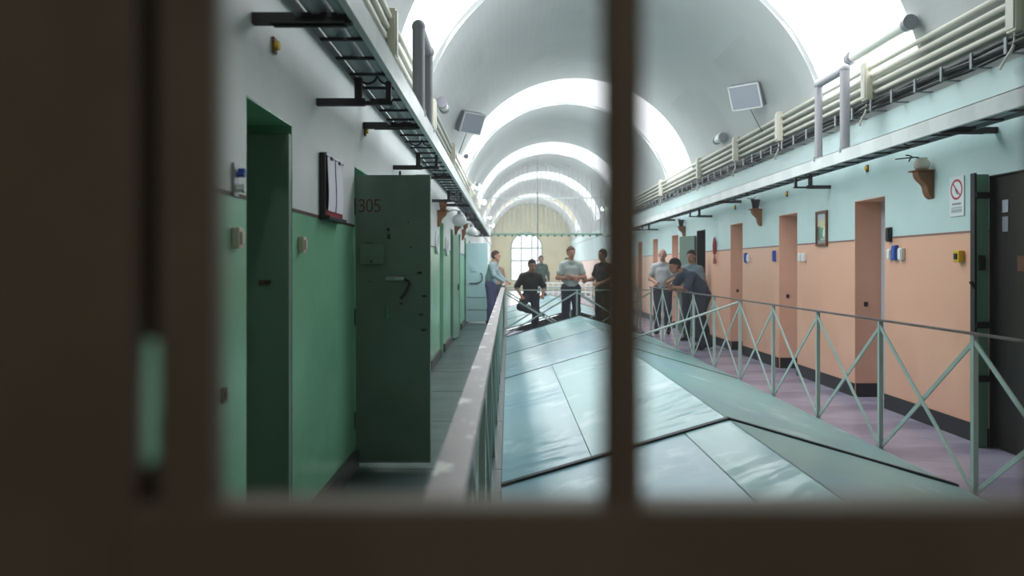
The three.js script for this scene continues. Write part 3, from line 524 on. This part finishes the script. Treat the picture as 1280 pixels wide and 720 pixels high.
// ------------------------------------------------------------------ things on the right wall
function canvasMat(w, h, draw) { const c = document.createElement('canvas'); c.width = w; c.height = h; draw(c.getContext('2d'), w, h); const t = new THREE.CanvasTexture(c); t.colorSpace = THREE.SRGBColorSpace; t.magFilter = THREE.LinearFilter; return new THREE.MeshPhysicalMaterial({ map: t, roughness: 0.45 }); }
{
  const s = thing('no_smoking_sign', 'white no smoking sign with red ring on the right wall', 'sign', [XR, E + 0.60, -6.52]);
  obj('plate', rb(0.008, 0.34, 0.21, -0.005, 0, 0, 0.002), M.plastic, s);
  const m = canvasMat(210, 340, (g, w, h) => { g.fillStyle = '#dfe6e8'; g.fillRect(0, 0, w, h);
    g.save(); g.translate(105, 118); g.rotate(-0.6); g.fillStyle = '#20242a'; g.fillRect(-14, -62, 14, 100); g.fillStyle = '#c9cdd0'; g.fillRect(-14, -62, 14, 40); g.restore();
    g.strokeStyle = '#b01a3c'; g.lineWidth = 19; g.beginPath(); g.arc(105, 110, 80, 0, 7); g.stroke(); g.lineWidth = 14; g.beginPath(); g.moveTo(50, 54); g.lineTo(160, 166); g.stroke();
    g.fillStyle = '#8b9298'; g.fillRect(38, 226, 134, 18); g.fillStyle = '#a9b0b4'; g.fillRect(28, 262, 154, 12); g.fillRect(28, 280, 154, 30); });
  obj('print', new THREE.PlaneGeometry(0.205, 0.335).rotateY(-Math.PI / 2).translate(-0.0096, 0, 0), m, s);
  const y = thing('call_box', 'small yellow box with a black button on the salmon wall', 'button box', [XR, E + 0.085, -6.46]); obj('box', rb(0.05, 0.10, 0.085, -0.026, 0, 0, 0.008), M.yellow, y); obj('button', rb(0.012, 0.05, 0.04, -0.056, 0, 0, 0.004), M.black, y);
  const f = thing('framed_picture', 'brown framed painting of green leaves on the mint wall', 'picture', [XR, E + 0.465, -9.32]);
  for (const [a, b, c, d] of [[-0.16, 0.16, 0.185, 0.215], [-0.16, 0.16, -0.215, -0.185], [-0.16, -0.132, -0.185, 0.185], [0.132, 0.16, -0.185, 0.185]]) obj('frame_bar', bx(-0.028, -0.002, c, d, a, b), M.brown, f);
  obj('painting', new THREE.PlaneGeometry(0.264, 0.37).rotateY(-Math.PI / 2).translate(-0.012, 0, 0), canvasMat(128, 180, (g, w, h) => { g.fillStyle = '#b6bcc0'; g.fillRect(0, 0, w, h); g.fillStyle = '#c9c796'; g.fillRect(20, 40, 90, 55); g.fillStyle = '#5c6a64'; g.fillRect(0, 78, 45, 100); g.fillStyle = '#4f9a5e'; g.beginPath(); g.ellipse(70, 118, 36, 34, 0.4, 0, 7); g.fill(); g.fillStyle = '#d8e2de'; g.beginPath(); g.ellipse(98, 112, 18, 34, 0.5, 0, 7); g.fill(); g.fillStyle = '#8a8f88'; g.fillRect(0, 160, w, 20); }), f);
  const wb = (label, z, y, w, h, m, name = 'wall_box') => { const o = thing(name, label, 'box', [XR, y, -z]); obj('body', rb(0.035, h, w, -0.018, 0, 0, 0.006), m, o); obj('cover', rb(0.008, h * 0.8, w * 0.75, -0.039, 0, 0, 0.003), m, o); };
  wb('white box left of the blue box by the pale inner door', 7.64, E + 0.12, 0.06, 0.11, M.plastic); wb('blue box between two white boxes by the pale inner door', 7.54, E + 0.135, 0.075, 0.15, M.blue); wb('white box right of the blue box by the pale inner door', 7.42, E + 0.12, 0.075, 0.12, M.plastic); wb('black key plate above the blue box by the pale inner door', 7.66, E + 0.32, 0.07, 0.145, M.black);
  wb('blue box left of the second salmon doorway', 10.98, E + 0.15, 0.06, 0.16, M.blue); wb('blue box right of the third salmon doorway', 12.3, E + 0.14, 0.07, 0.16, M.blue); wb('left white box of the pair right of the second salmon doorway', 10.0, E + 0.12, 0.06, 0.11, M.plastic); wb('right white box of the pair right of the second salmon doorway', 9.86, E + 0.12, 0.06, 0.11, M.plastic); wb('white box right of the third salmon doorway', 12.16, E + 0.13, 0.06, 0.12, M.plastic);
  const ex = thing('wall_hanging', 'narrow dark red hanging on the right wall past the third doorway', 'ornament', [XR - 0.035, E + 0.05, -14.1]);
  obj('bulb', new THREE.LatheGeometry([[0, 0.16], [0.02, 0.17], [0.034, 0.24], [0.036, 0.36], [0.024, 0.45], [0.008, 0.49], [0, 0.49]].map(([a, b]) => new THREE.Vector2(a, b)), 16), M.red, ex); obj('tassel', new THREE.LatheGeometry([[0, 0], [0.026, 0], [0.03, 0.05], [0.012, 0.16], [0, 0.16]].map(([a, b]) => new THREE.Vector2(a, b)), 12), mat(0xb06a5c, 0.8), ex); obj('nail', rod(V(0, 0.48, 0), V(0.035, 0.5, 0), 0.004), M.dark, ex);
}

// ------------------------------------------------------------------ people
function nets(f, lo, hi, h) {                     // surface nets of a distance field
  const n = [0, 1, 2].map((k) => Math.ceil((hi[k] - lo[k]) / h) + 1), [nx, ny, nz] = n, val = new Float32Array(nx * ny * nz), id = new Int32Array(nx * ny * nz).fill(-1);
  const I = (i, j, k) => (k * ny + j) * nx + i;
  for (let k = 0; k < nz; k++) for (let j = 0; j < ny; j++) for (let i = 0; i < nx; i++) val[I(i, j, k)] = f(lo[0] + i * h, lo[1] + j * h, lo[2] + k * h);
  const pos = [], idx = [];
  for (let k = 0; k + 1 < nz; k++) for (let j = 0; j + 1 < ny; j++) for (let i = 0; i + 1 < nx; i++) {
    let c = 0, x = 0, y = 0, z = 0; const v = [];
    for (let q = 0; q < 8; q++) v.push(val[I(i + (q & 1), j + (q >> 1 & 1), k + (q >> 2))]);
    for (let a = 0; a < 8; a++) for (const m of [1, 2, 4]) { const b = a | m; if (a & m || (v[a] < 0) === (v[b] < 0)) continue; const t = v[a] / (v[a] - v[b]); c++; x += (a & 1) + (m === 1 ? t : 0); y += (a >> 1 & 1) + (m === 2 ? t : 0); z += (a >> 2) + (m === 4 ? t : 0); }
    if (c) { id[I(i, j, k)] = pos.length / 3; pos.push(lo[0] + (i + x / c) * h, lo[1] + (j + y / c) * h, lo[2] + (k + z / c) * h); }
  }
  const quad = (a, b, c, d, s) => { if (a < 0 || b < 0 || c < 0 || d < 0) return; s ? idx.push(a, b, c, a, c, d) : idx.push(a, c, b, a, d, c); };
  for (let k = 1; k + 1 < nz; k++) for (let j = 1; j + 1 < ny; j++) for (let i = 1; i + 1 < nx; i++) {
    const v = val[I(i, j, k)] < 0;
    if (v !== (val[I(i + 1, j, k)] < 0)) quad(id[I(i, j - 1, k - 1)], id[I(i, j, k - 1)], id[I(i, j, k)], id[I(i, j - 1, k)], v);
    if (v !== (val[I(i, j + 1, k)] < 0)) quad(id[I(i - 1, j, k - 1)], id[I(i - 1, j, k)], id[I(i, j, k)], id[I(i, j, k - 1)], v);
    if (v !== (val[I(i, j, k + 1)] < 0)) quad(id[I(i - 1, j - 1, k)], id[I(i, j - 1, k)], id[I(i, j, k)], id[I(i - 1, j, k)], v);
  }
  const g = new THREE.BufferGeometry(); g.setAttribute('position', new THREE.Float32BufferAttribute(pos, 3)); g.setAttribute('uv', new THREE.Float32BufferAttribute(new Float32Array(pos.length / 3 * 2), 2)); g.setIndex(idx); g.computeVertexNormals();
  return g;
}
function cap(ax, ay, az, ar, bx_, by, bz, br) { const dx = bx_ - ax, dy = by - ay, dz = bz - az, L = dx * dx + dy * dy + dz * dz || 1e-9; return (x, y, z) => { const px = x - ax, py = y - ay, pz = z - az, t = Math.max(0, Math.min(1, (px * dx + py * dy + pz * dz) / L)), a = px - t * dx, b = py - t * dy, c = pz - t * dz; return Math.sqrt(a * a + b * b + c * c) - (ar + (br - ar) * t); }; }
const C = (a, ra, b, rbb) => cap(a[0], a[1], a[2], ra, b[0], b[1], b[2], rbb);
const smin = (fs, k) => (x, y, z) => { let d = fs[0](x, y, z); for (let i = 1; i < fs.length; i++) { const e = fs[i](x, y, z), h = Math.max(0, k - Math.abs(d - e)) / k; d = Math.min(d, e) - h * h * k * 0.25; } return d; };
const lerp3 = (a, b, t) => a.map((v, k) => v + (b[k] - v) * t), add3 = (a, b, s = 1) => a.map((v, k) => v + b[k] * s), unit = (a) => { const l = Math.hypot(...a) || 1; return a.map((v) => v / l); }, cross = (a, b) => [a[1] * b[2] - a[2] * b[1], a[2] * b[0] - a[0] * b[2], a[0] * b[1] - a[1] * b[0]];
const bounds = (pts, m) => [[0, 1, 2].map((k) => Math.min(...pts.map((p) => p[k])) - m), [0, 1, 2].map((k) => Math.max(...pts.map((p) => p[k])) + m)];
const soft = (c) => new THREE.MeshPhysicalMaterial({ color: c, roughness: 0.9, sheen: 0.3, sheenRoughness: 0.6 });
function person(label, pos, turn, o) {            // faces +z before it is turned; left is +x
  const J = { pelvis: [0, 0.95, 0], belly: [0, 1.10, 0.01], chest: [0, 1.30, 0], neck: [0, 1.48, 0], head: [0, 1.64, 0.03], ls: [0.19, 1.42, 0], rs: [-0.19, 1.42, 0], le: [0.25, 1.14, -0.03], re: [-0.25, 1.14, -0.03], lw: [0.26, 0.90, 0.06], rw: [-0.26, 0.90, 0.06],
    lh: [0.09, 0.92, 0], rh: [-0.09, 0.92, 0], lk: [0.11, 0.50, 0.03], rk: [-0.11, 0.50, 0.03], la: [0.11, 0.09, -0.01], ra: [-0.11, 0.09, -0.01], lt: [0.13, 0.04, 0.15], rt: [-0.13, 0.04, 0.15], ...o.j };
  for (const q of ['l', 'r']) J[q + 's'] = add3(lerp3(J[q + 's'], lerp3(J.neck, J.chest, 0.35), 0.13), unit(add3(J.chest, J.neck, -1)), 0.028);
  const g = thing('person', label, 'person', pos, turn); g.scale.setScalar(o.scale ?? 1);
  const cl = (a) => a, sk = soft(o.skin ?? 0xb98a6f);
  const torso = (e) => [C(J.pelvis, 0.125 + e, J.belly, 0.122 + e), C(add3(J.belly, [0.045, 0, 0]), 0.105 + e, add3(J.chest, [0.06, 0, 0]), 0.105 + e), C(add3(J.belly, [-0.045, 0, 0]), 0.105 + e, add3(J.chest, [-0.06, 0, 0]), 0.105 + e), C(J.ls, 0.056 + e, lerp3(J.neck, J.chest, 0.12), 0.056 + e), C(J.rs, 0.056 + e, lerp3(J.neck, J.chest, 0.12), 0.056 + e)];
  const arm = (s, e, f = 2) => { const S = J[s + 's'], El = J[s + 'e'], W = J[s + 'w']; const l = []; if (f >= 1) l.push(C(S, 0.055 + e, El, 0.042 + e)); else l.push(C(S, 0.056 + e, lerp3(S, El, f), 0.05 + e + 0.008)); if (f > 1) l.push(C(El, 0.043 + e, W, 0.03 + e)); return l; };
  const leg = (s, e) => [C(J[s + 'h'], 0.09 + e, J[s + 'k'], 0.062 + e), C(J[s + 'k'], 0.06 + e, lerp3(J[s + 'k'], J[s + 'a'], 0.4), 0.058 + e), C(lerp3(J[s + 'k'], J[s + 'a'], 0.4), 0.058 + e, J[s + 'a'], 0.042 + e)];
  const geos = [];
  { const fs = [...torso(-0.006), ...arm('l', 0), ...arm('r', 0), ...leg('l', 0), ...leg('r', 0), C(J.neck, 0.058, lerp3(J.neck, J.head, 0.7), 0.052)], [lo, hi] = bounds(Object.values(J), 0.17); geos.push(nets(smin(fs, 0.04), lo, hi, 0.018)); }
  // head in its own frame
  const yaw = o.yaw ?? 0, pit = o.pitch ?? 0, q = new THREE.Quaternion().setFromEuler(new THREE.Euler(pit, yaw, 0, 'YXZ')), mh = new THREE.Matrix4().compose(V(...J.head), q, V(1, 1, 1));
  const ell = (cx, cy, cz, rx, ry, rz) => (x, y, z) => { const a = (x - cx) / rx, b = (y - cy) / ry, c = (z - cz) / rz, l = Math.sqrt(a * a + b * b + c * c); return (l - 1) * Math.min(rx, ry, rz); };
  const skull = ell(0, 0.02, -0.012, 0.077, 0.105, 0.096);
  const hd0 = smin([skull, ell(0, -0.055, 0.025, 0.055, 0.062, 0.06), C([0, 0.012, 0.082], 0.01, [0, -0.022, 0.104], 0.014), C([-0.035, 0.026, 0.074], 0.012, [0.035, 0.026, 0.074], 0.012), C([-0.02, -0.062, 0.078], 0.009, [0.02, -0.062, 0.078], 0.009), C([0.078, 0.012, -0.01], 0.014, [0.08, -0.02, -0.008], 0.010), C([-0.078, 0.012, -0.01], 0.014, [-0.08, -0.02, -0.008], 0.010)], 0.018);
  const eye = (x, y, z) => Math.min(Math.hypot(x - 0.032, y - 0.004, z - 0.092), Math.hypot(x + 0.032, y - 0.004, z - 0.092)) - 0.012;
  geos.push(nets((x, y, z) => Math.max(hd0(x, y, z), -eye(x, y, z)), [-0.11, -0.14, -0.13], [0.11, 0.15, 0.14], 0.007).applyMatrix4(mh));
  for (const s of ['l', 'r']) {                   // hands: palm, four unequal bent fingers, a thumb off the side
    const W = J[s + 'w'], d = unit(add3(W, J[s + 'e'], -1)), up = o[s + 'palm'] ?? [0, 0, 1]; let side = unit(cross(d, up)); if (!isFinite(side[0])) side = [1, 0, 0]; const n = unit(cross(side, d)); if (s === 'l') side = side.map((v) => v);
    const P = (a, b, c) => add3(add3(add3(W, d, a), side, b), n, c), curl = o.curl ?? 0.6, fs = [C(P(-0.01, 0, 0), 0.026, P(0.03, 0, 0), 0.026), C(P(0.035, -0.022, 0), 0.016, P(0.082, -0.027, 0), 0.013), C(P(0.035, 0.022, 0), 0.016, P(0.082, 0.027, 0), 0.013), C(P(0.04, 0, 0), 0.019, P(0.085, 0, 0), 0.014)];
    [[-0.031, 0.055], [-0.0105, 0.072], [0.0105, 0.078], [0.031, 0.068]].forEach(([b, L]) => { const r = 0.0088, k1 = P(0.085, b, 0), k2 = P(0.085 + L * 0.5 * Math.cos(curl * 0.6), b * 1.08, L * 0.5 * Math.sin(curl * 0.6)), k3 = add3(add3(k2, d, L * 0.5 * Math.cos(curl * 1.5)), n, L * 0.5 * Math.sin(curl * 1.5)); fs.push(C(k1, r, k2, r), C(k2, r, k3, r * 0.85)); });
    fs.push(C(P(0.025, 0.026, 0.004), 0.014, P(0.06, 0.056, 0.016), 0.011), C(P(0.06, 0.056, 0.016), 0.011, P(0.088, 0.062, 0.026), 0.009));
    const [lo, hi] = bounds([W, P(0.1, -0.05, 0), P(0.1, 0.07, 0), P(0.17, 0, 0), P(0.12, 0, 0.08)], 0.04); geos.push(nets(smin(fs, 0.008), lo, hi, 0.006));
  }
  obj('body', geos, sk, g);
  { const f = o.sleeve ?? 0.6, fs = [...torso(0.012), ...arm('l', 0.012, f), ...arm('r', 0.012, f)], sd = smin(fs, 0.05), hem = unit(add3(J.belly, J.pelvis, -1)), hp = add3(J.pelvis, hem, -0.05), nk = unit(add3(J.neck, J.chest, -1)), np = add3(J.neck, nk, 0.02);
    const fn = (x, y, z) => Math.max(sd(x, y, z), -((x - hp[0]) * hem[0] + (y - hp[1]) * hem[1] + (z - hp[2]) * hem[2]), (Math.abs(x - J.neck[0]) < 0.12 ? (x - np[0]) * nk[0] + (y - np[1]) * nk[1] + (z - np[2]) * nk[2] : -1));
    const [lo, hi] = bounds(['pelvis', 'neck', 'ls', 'rs', 'le', 're', 'lw', 'rw'].map((k) => J[k]), 0.18); obj('shirt', nets(fn, lo, hi, 0.017), soft(o.shirt), g); }
  { const fs = [C(J.pelvis, 0.132, J.lh, 0.11), C(J.pelvis, 0.132, J.rh, 0.11), ...leg('l', 0.018), ...leg('r', 0.018)], sd = smin(fs, 0.035); const wst = J.pelvis[1] + 0.07, [lo, hi] = bounds(['pelvis', 'lh', 'rh', 'lk', 'rk', 'la', 'ra'].map((k) => J[k]), 0.16);
    obj('trousers', nets((x, y, z) => Math.max(sd(x, y, z), y - wst), lo, hi, 0.017), soft(o.pants), g); }
  for (const s of ['l', 'r']) { const a = J[s + 'a'], t = J[s + 't'], h = add3(a, unit(add3(t, a, -1)), -0.05), fs = [C(add3(h, [0, -0.04, 0]), 0.042, add3(t, [0, 0.0, 0]), 0.037), C(a, 0.05, add3(a, [0, -0.04, 0]), 0.045)], sd = smin(fs, 0.03), [lo, hi] = bounds([a, t, h], 0.09), flat = Math.min(a[1] - 0.09, t[1] - 0.04);
    obj('shoe', nets((x, y, z) => Math.max(sd(x, y, z), flat - y), lo, hi, 0.012), soft(o.shoe ?? 0x1c1b1d), g); }
  if (o.hair !== null) { const big = ell(0, 0.026, -0.016, 0.088, 0.112, 0.106), fn = (x, y, z) => Math.max(big(x, y, z), -(skull(x, y, z) + 0.004), Math.min(0.055 - y, 1) < 0 ? z - 0.075 : Math.max(z - 0.005 - (y > 0.03 ? 0.03 : 0), -0.055 - y));
    obj('hair', nets(fn, [-0.12, -0.11, -0.15], [0.12, 0.17, 0.12], 0.008).applyMatrix4(mh), soft(o.hair), g); }
  return g;
}
const navy = 0x25283a;
person('man in dark shirt with one leg crossed over the other on the crossing', [0.47, 0, -16.0], 0.12, { shirt: 0x2a2422, pants: 0x1f2330, hair: 0x1c1514, skin: 0x9c6f58, scale: 0.98, sleeve: 0.9, curl: 0.9, pitch: 0.15, yaw: 0.2,
  j: { pelvis: [0, 0.84, -0.12], belly: [0, 0.99, -0.12], chest: [0, 1.18, -0.08], neck: [0, 1.35, -0.04], head: [0.02, 1.50, 0.02], ls: [0.2, 1.29, -0.06], rs: [-0.2, 1.29, -0.06], le: [0.3, 1.03, -0.12], re: [-0.3, 1.03, -0.12], lw: [0.24, 0.86, 0.06], rw: [-0.22, 0.84, 0.1], lh: [0.09, 0.82, -0.1], rh: [-0.09, 0.82, -0.08], lk: [0.1, 0.46, 0.04], la: [0.06, 0.09, -0.04], lt: [0.08, 0.04, 0.12], rk: [-0.26, 0.62, 0.2], ra: [0.1, 0.5, 0.2], rt: [0.22, 0.44, 0.24] } });
person('man in pale grey t-shirt with folded arms on the crossing', [1.32, 0, -16.15], 0.05, { shirt: 0xa9b3ae, pants: navy, hair: 0x5b3a33, skin: 0xb07f6b, scale: 1.06, sleeve: 0.6, yaw: 0.25, curl: 0.4,
  j: { le: [0.27, 1.14, 0.05], re: [-0.27, 1.14, 0.05], lw: [0.0, 1.16, 0.20], rw: [0.02, 1.12, 0.18] }, lpalm: [0, 0, -1], rpalm: [0, 0, -1] });
person('man in black t-shirt and black trousers half hidden by the gate bar', [2.02, 0, -16.2], -0.9, { shirt: 0x1d1a1b, pants: 0x1a1718, hair: 0x2a1d1a, skin: 0x9e7460, scale: 1.03, sleeve: 0.6, j: { re: [-0.23, 1.14, 0.08], rw: [-0.16, 1.12, 0.32], lw: [0.14, 1.06, 0.26], le: [0.25, 1.14, 0.02] } });
person('man in grey blue shirt and violet jeans resting on the left railing', [-0.45, 0, -19.0], Math.PI / 2 - 0.25, { shirt: 0x8ea3aa, pants: 0x4a4a74, hair: 0x4a2a26, skin: 0xb98a76, scale: 1.06, sleeve: 2, j: { le: [0.22, 1.16, 0.14], lw: [0.14, 1.02, 0.33], re: [-0.22, 1.16, 0.14], rw: [-0.14, 1.02, 0.33], chest: [0, 1.29, 0.05], neck: [0, 1.46, 0.08], head: [0, 1.61, 0.13], ls: [0.19, 1.40, 0.06], rs: [-0.19, 1.40, 0.06] } });
person('man in tan shirt behind the one at the left railing', [-0.36, 0, -21.6], 0.3, { shirt: 0xb08d76, pants: 0x4b4b58, hair: 0x3a241e, skin: 0xb98a6f, scale: 0.97 });
person('man in dark green shirt standing far behind on the right', [1.15, 0, -27.2], 0.1, { shirt: 0x33463d, pants: 0x2a2c33, hair: 0x241c1a, skin: 0x98705c, scale: 1.04, sleeve: 2 });
person('man in grey shirt standing far behind near the lattice', [2.1, 0, -27.4], -0.4, { shirt: 0x7d8488, pants: 0x3a3c48, hair: 0x2c211d, scale: 1.0 });
person('man in dark blue shirt bending over the right railing', [3.27, 0, -13.25], -Math.PI / 2 + 0.25, { shirt: 0x3d4456, pants: 0x30333f, hair: 0x151214, skin: 0x9a6d58, sleeve: 0.9, curl: 0.9, pitch: 0.3, scale: 1.04,
  j: { pelvis: [0, 0.92, -0.12], belly: [0, 1.05, -0.04], chest: [0, 1.20, 0.12], neck: [0, 1.31, 0.27], head: [0, 1.40, 0.40], ls: [0.19, 1.25, 0.22], rs: [-0.19, 1.25, 0.22], le: [0.24, 1.03, 0.30], re: [-0.24, 1.03, 0.30], lw: [0.06, 1.04, 0.42], rw: [-0.06, 1.04, 0.42], lh: [0.09, 0.9, -0.1], rh: [-0.09, 0.9, -0.1], lk: [0.12, 0.5, 0.02], rk: [-0.12, 0.49, -0.16], la: [0.12, 0.09, -0.02], ra: [-0.13, 0.09, -0.3], rt: [-0.14, 0.04, -0.14] } });
person('balding man in pale shirt behind the one bending over the railing', [3.3, 0, -16.3], -0.3, { shirt: 0xaeb0b2, pants: 0x3c3d4a, hair: null, skin: 0xb58a76, sleeve: 0.6, scale: 1.03, j: { le: [0.25, 1.15, 0.05], lw: [0.12, 1.08, 0.26], re: [-0.25, 1.15, 0.05], rw: [-0.12, 1.08, 0.26] } });
person('man in grey blue shirt standing in the dark doorway on the right', [3.55, 0, -14.75], -0.7, { shirt: 0x76868f, pants: 0x2c2e39, hair: 0x241c1c, skin: 0x9d7360, scale: 1.0 });

renderer.render(scene, camera);
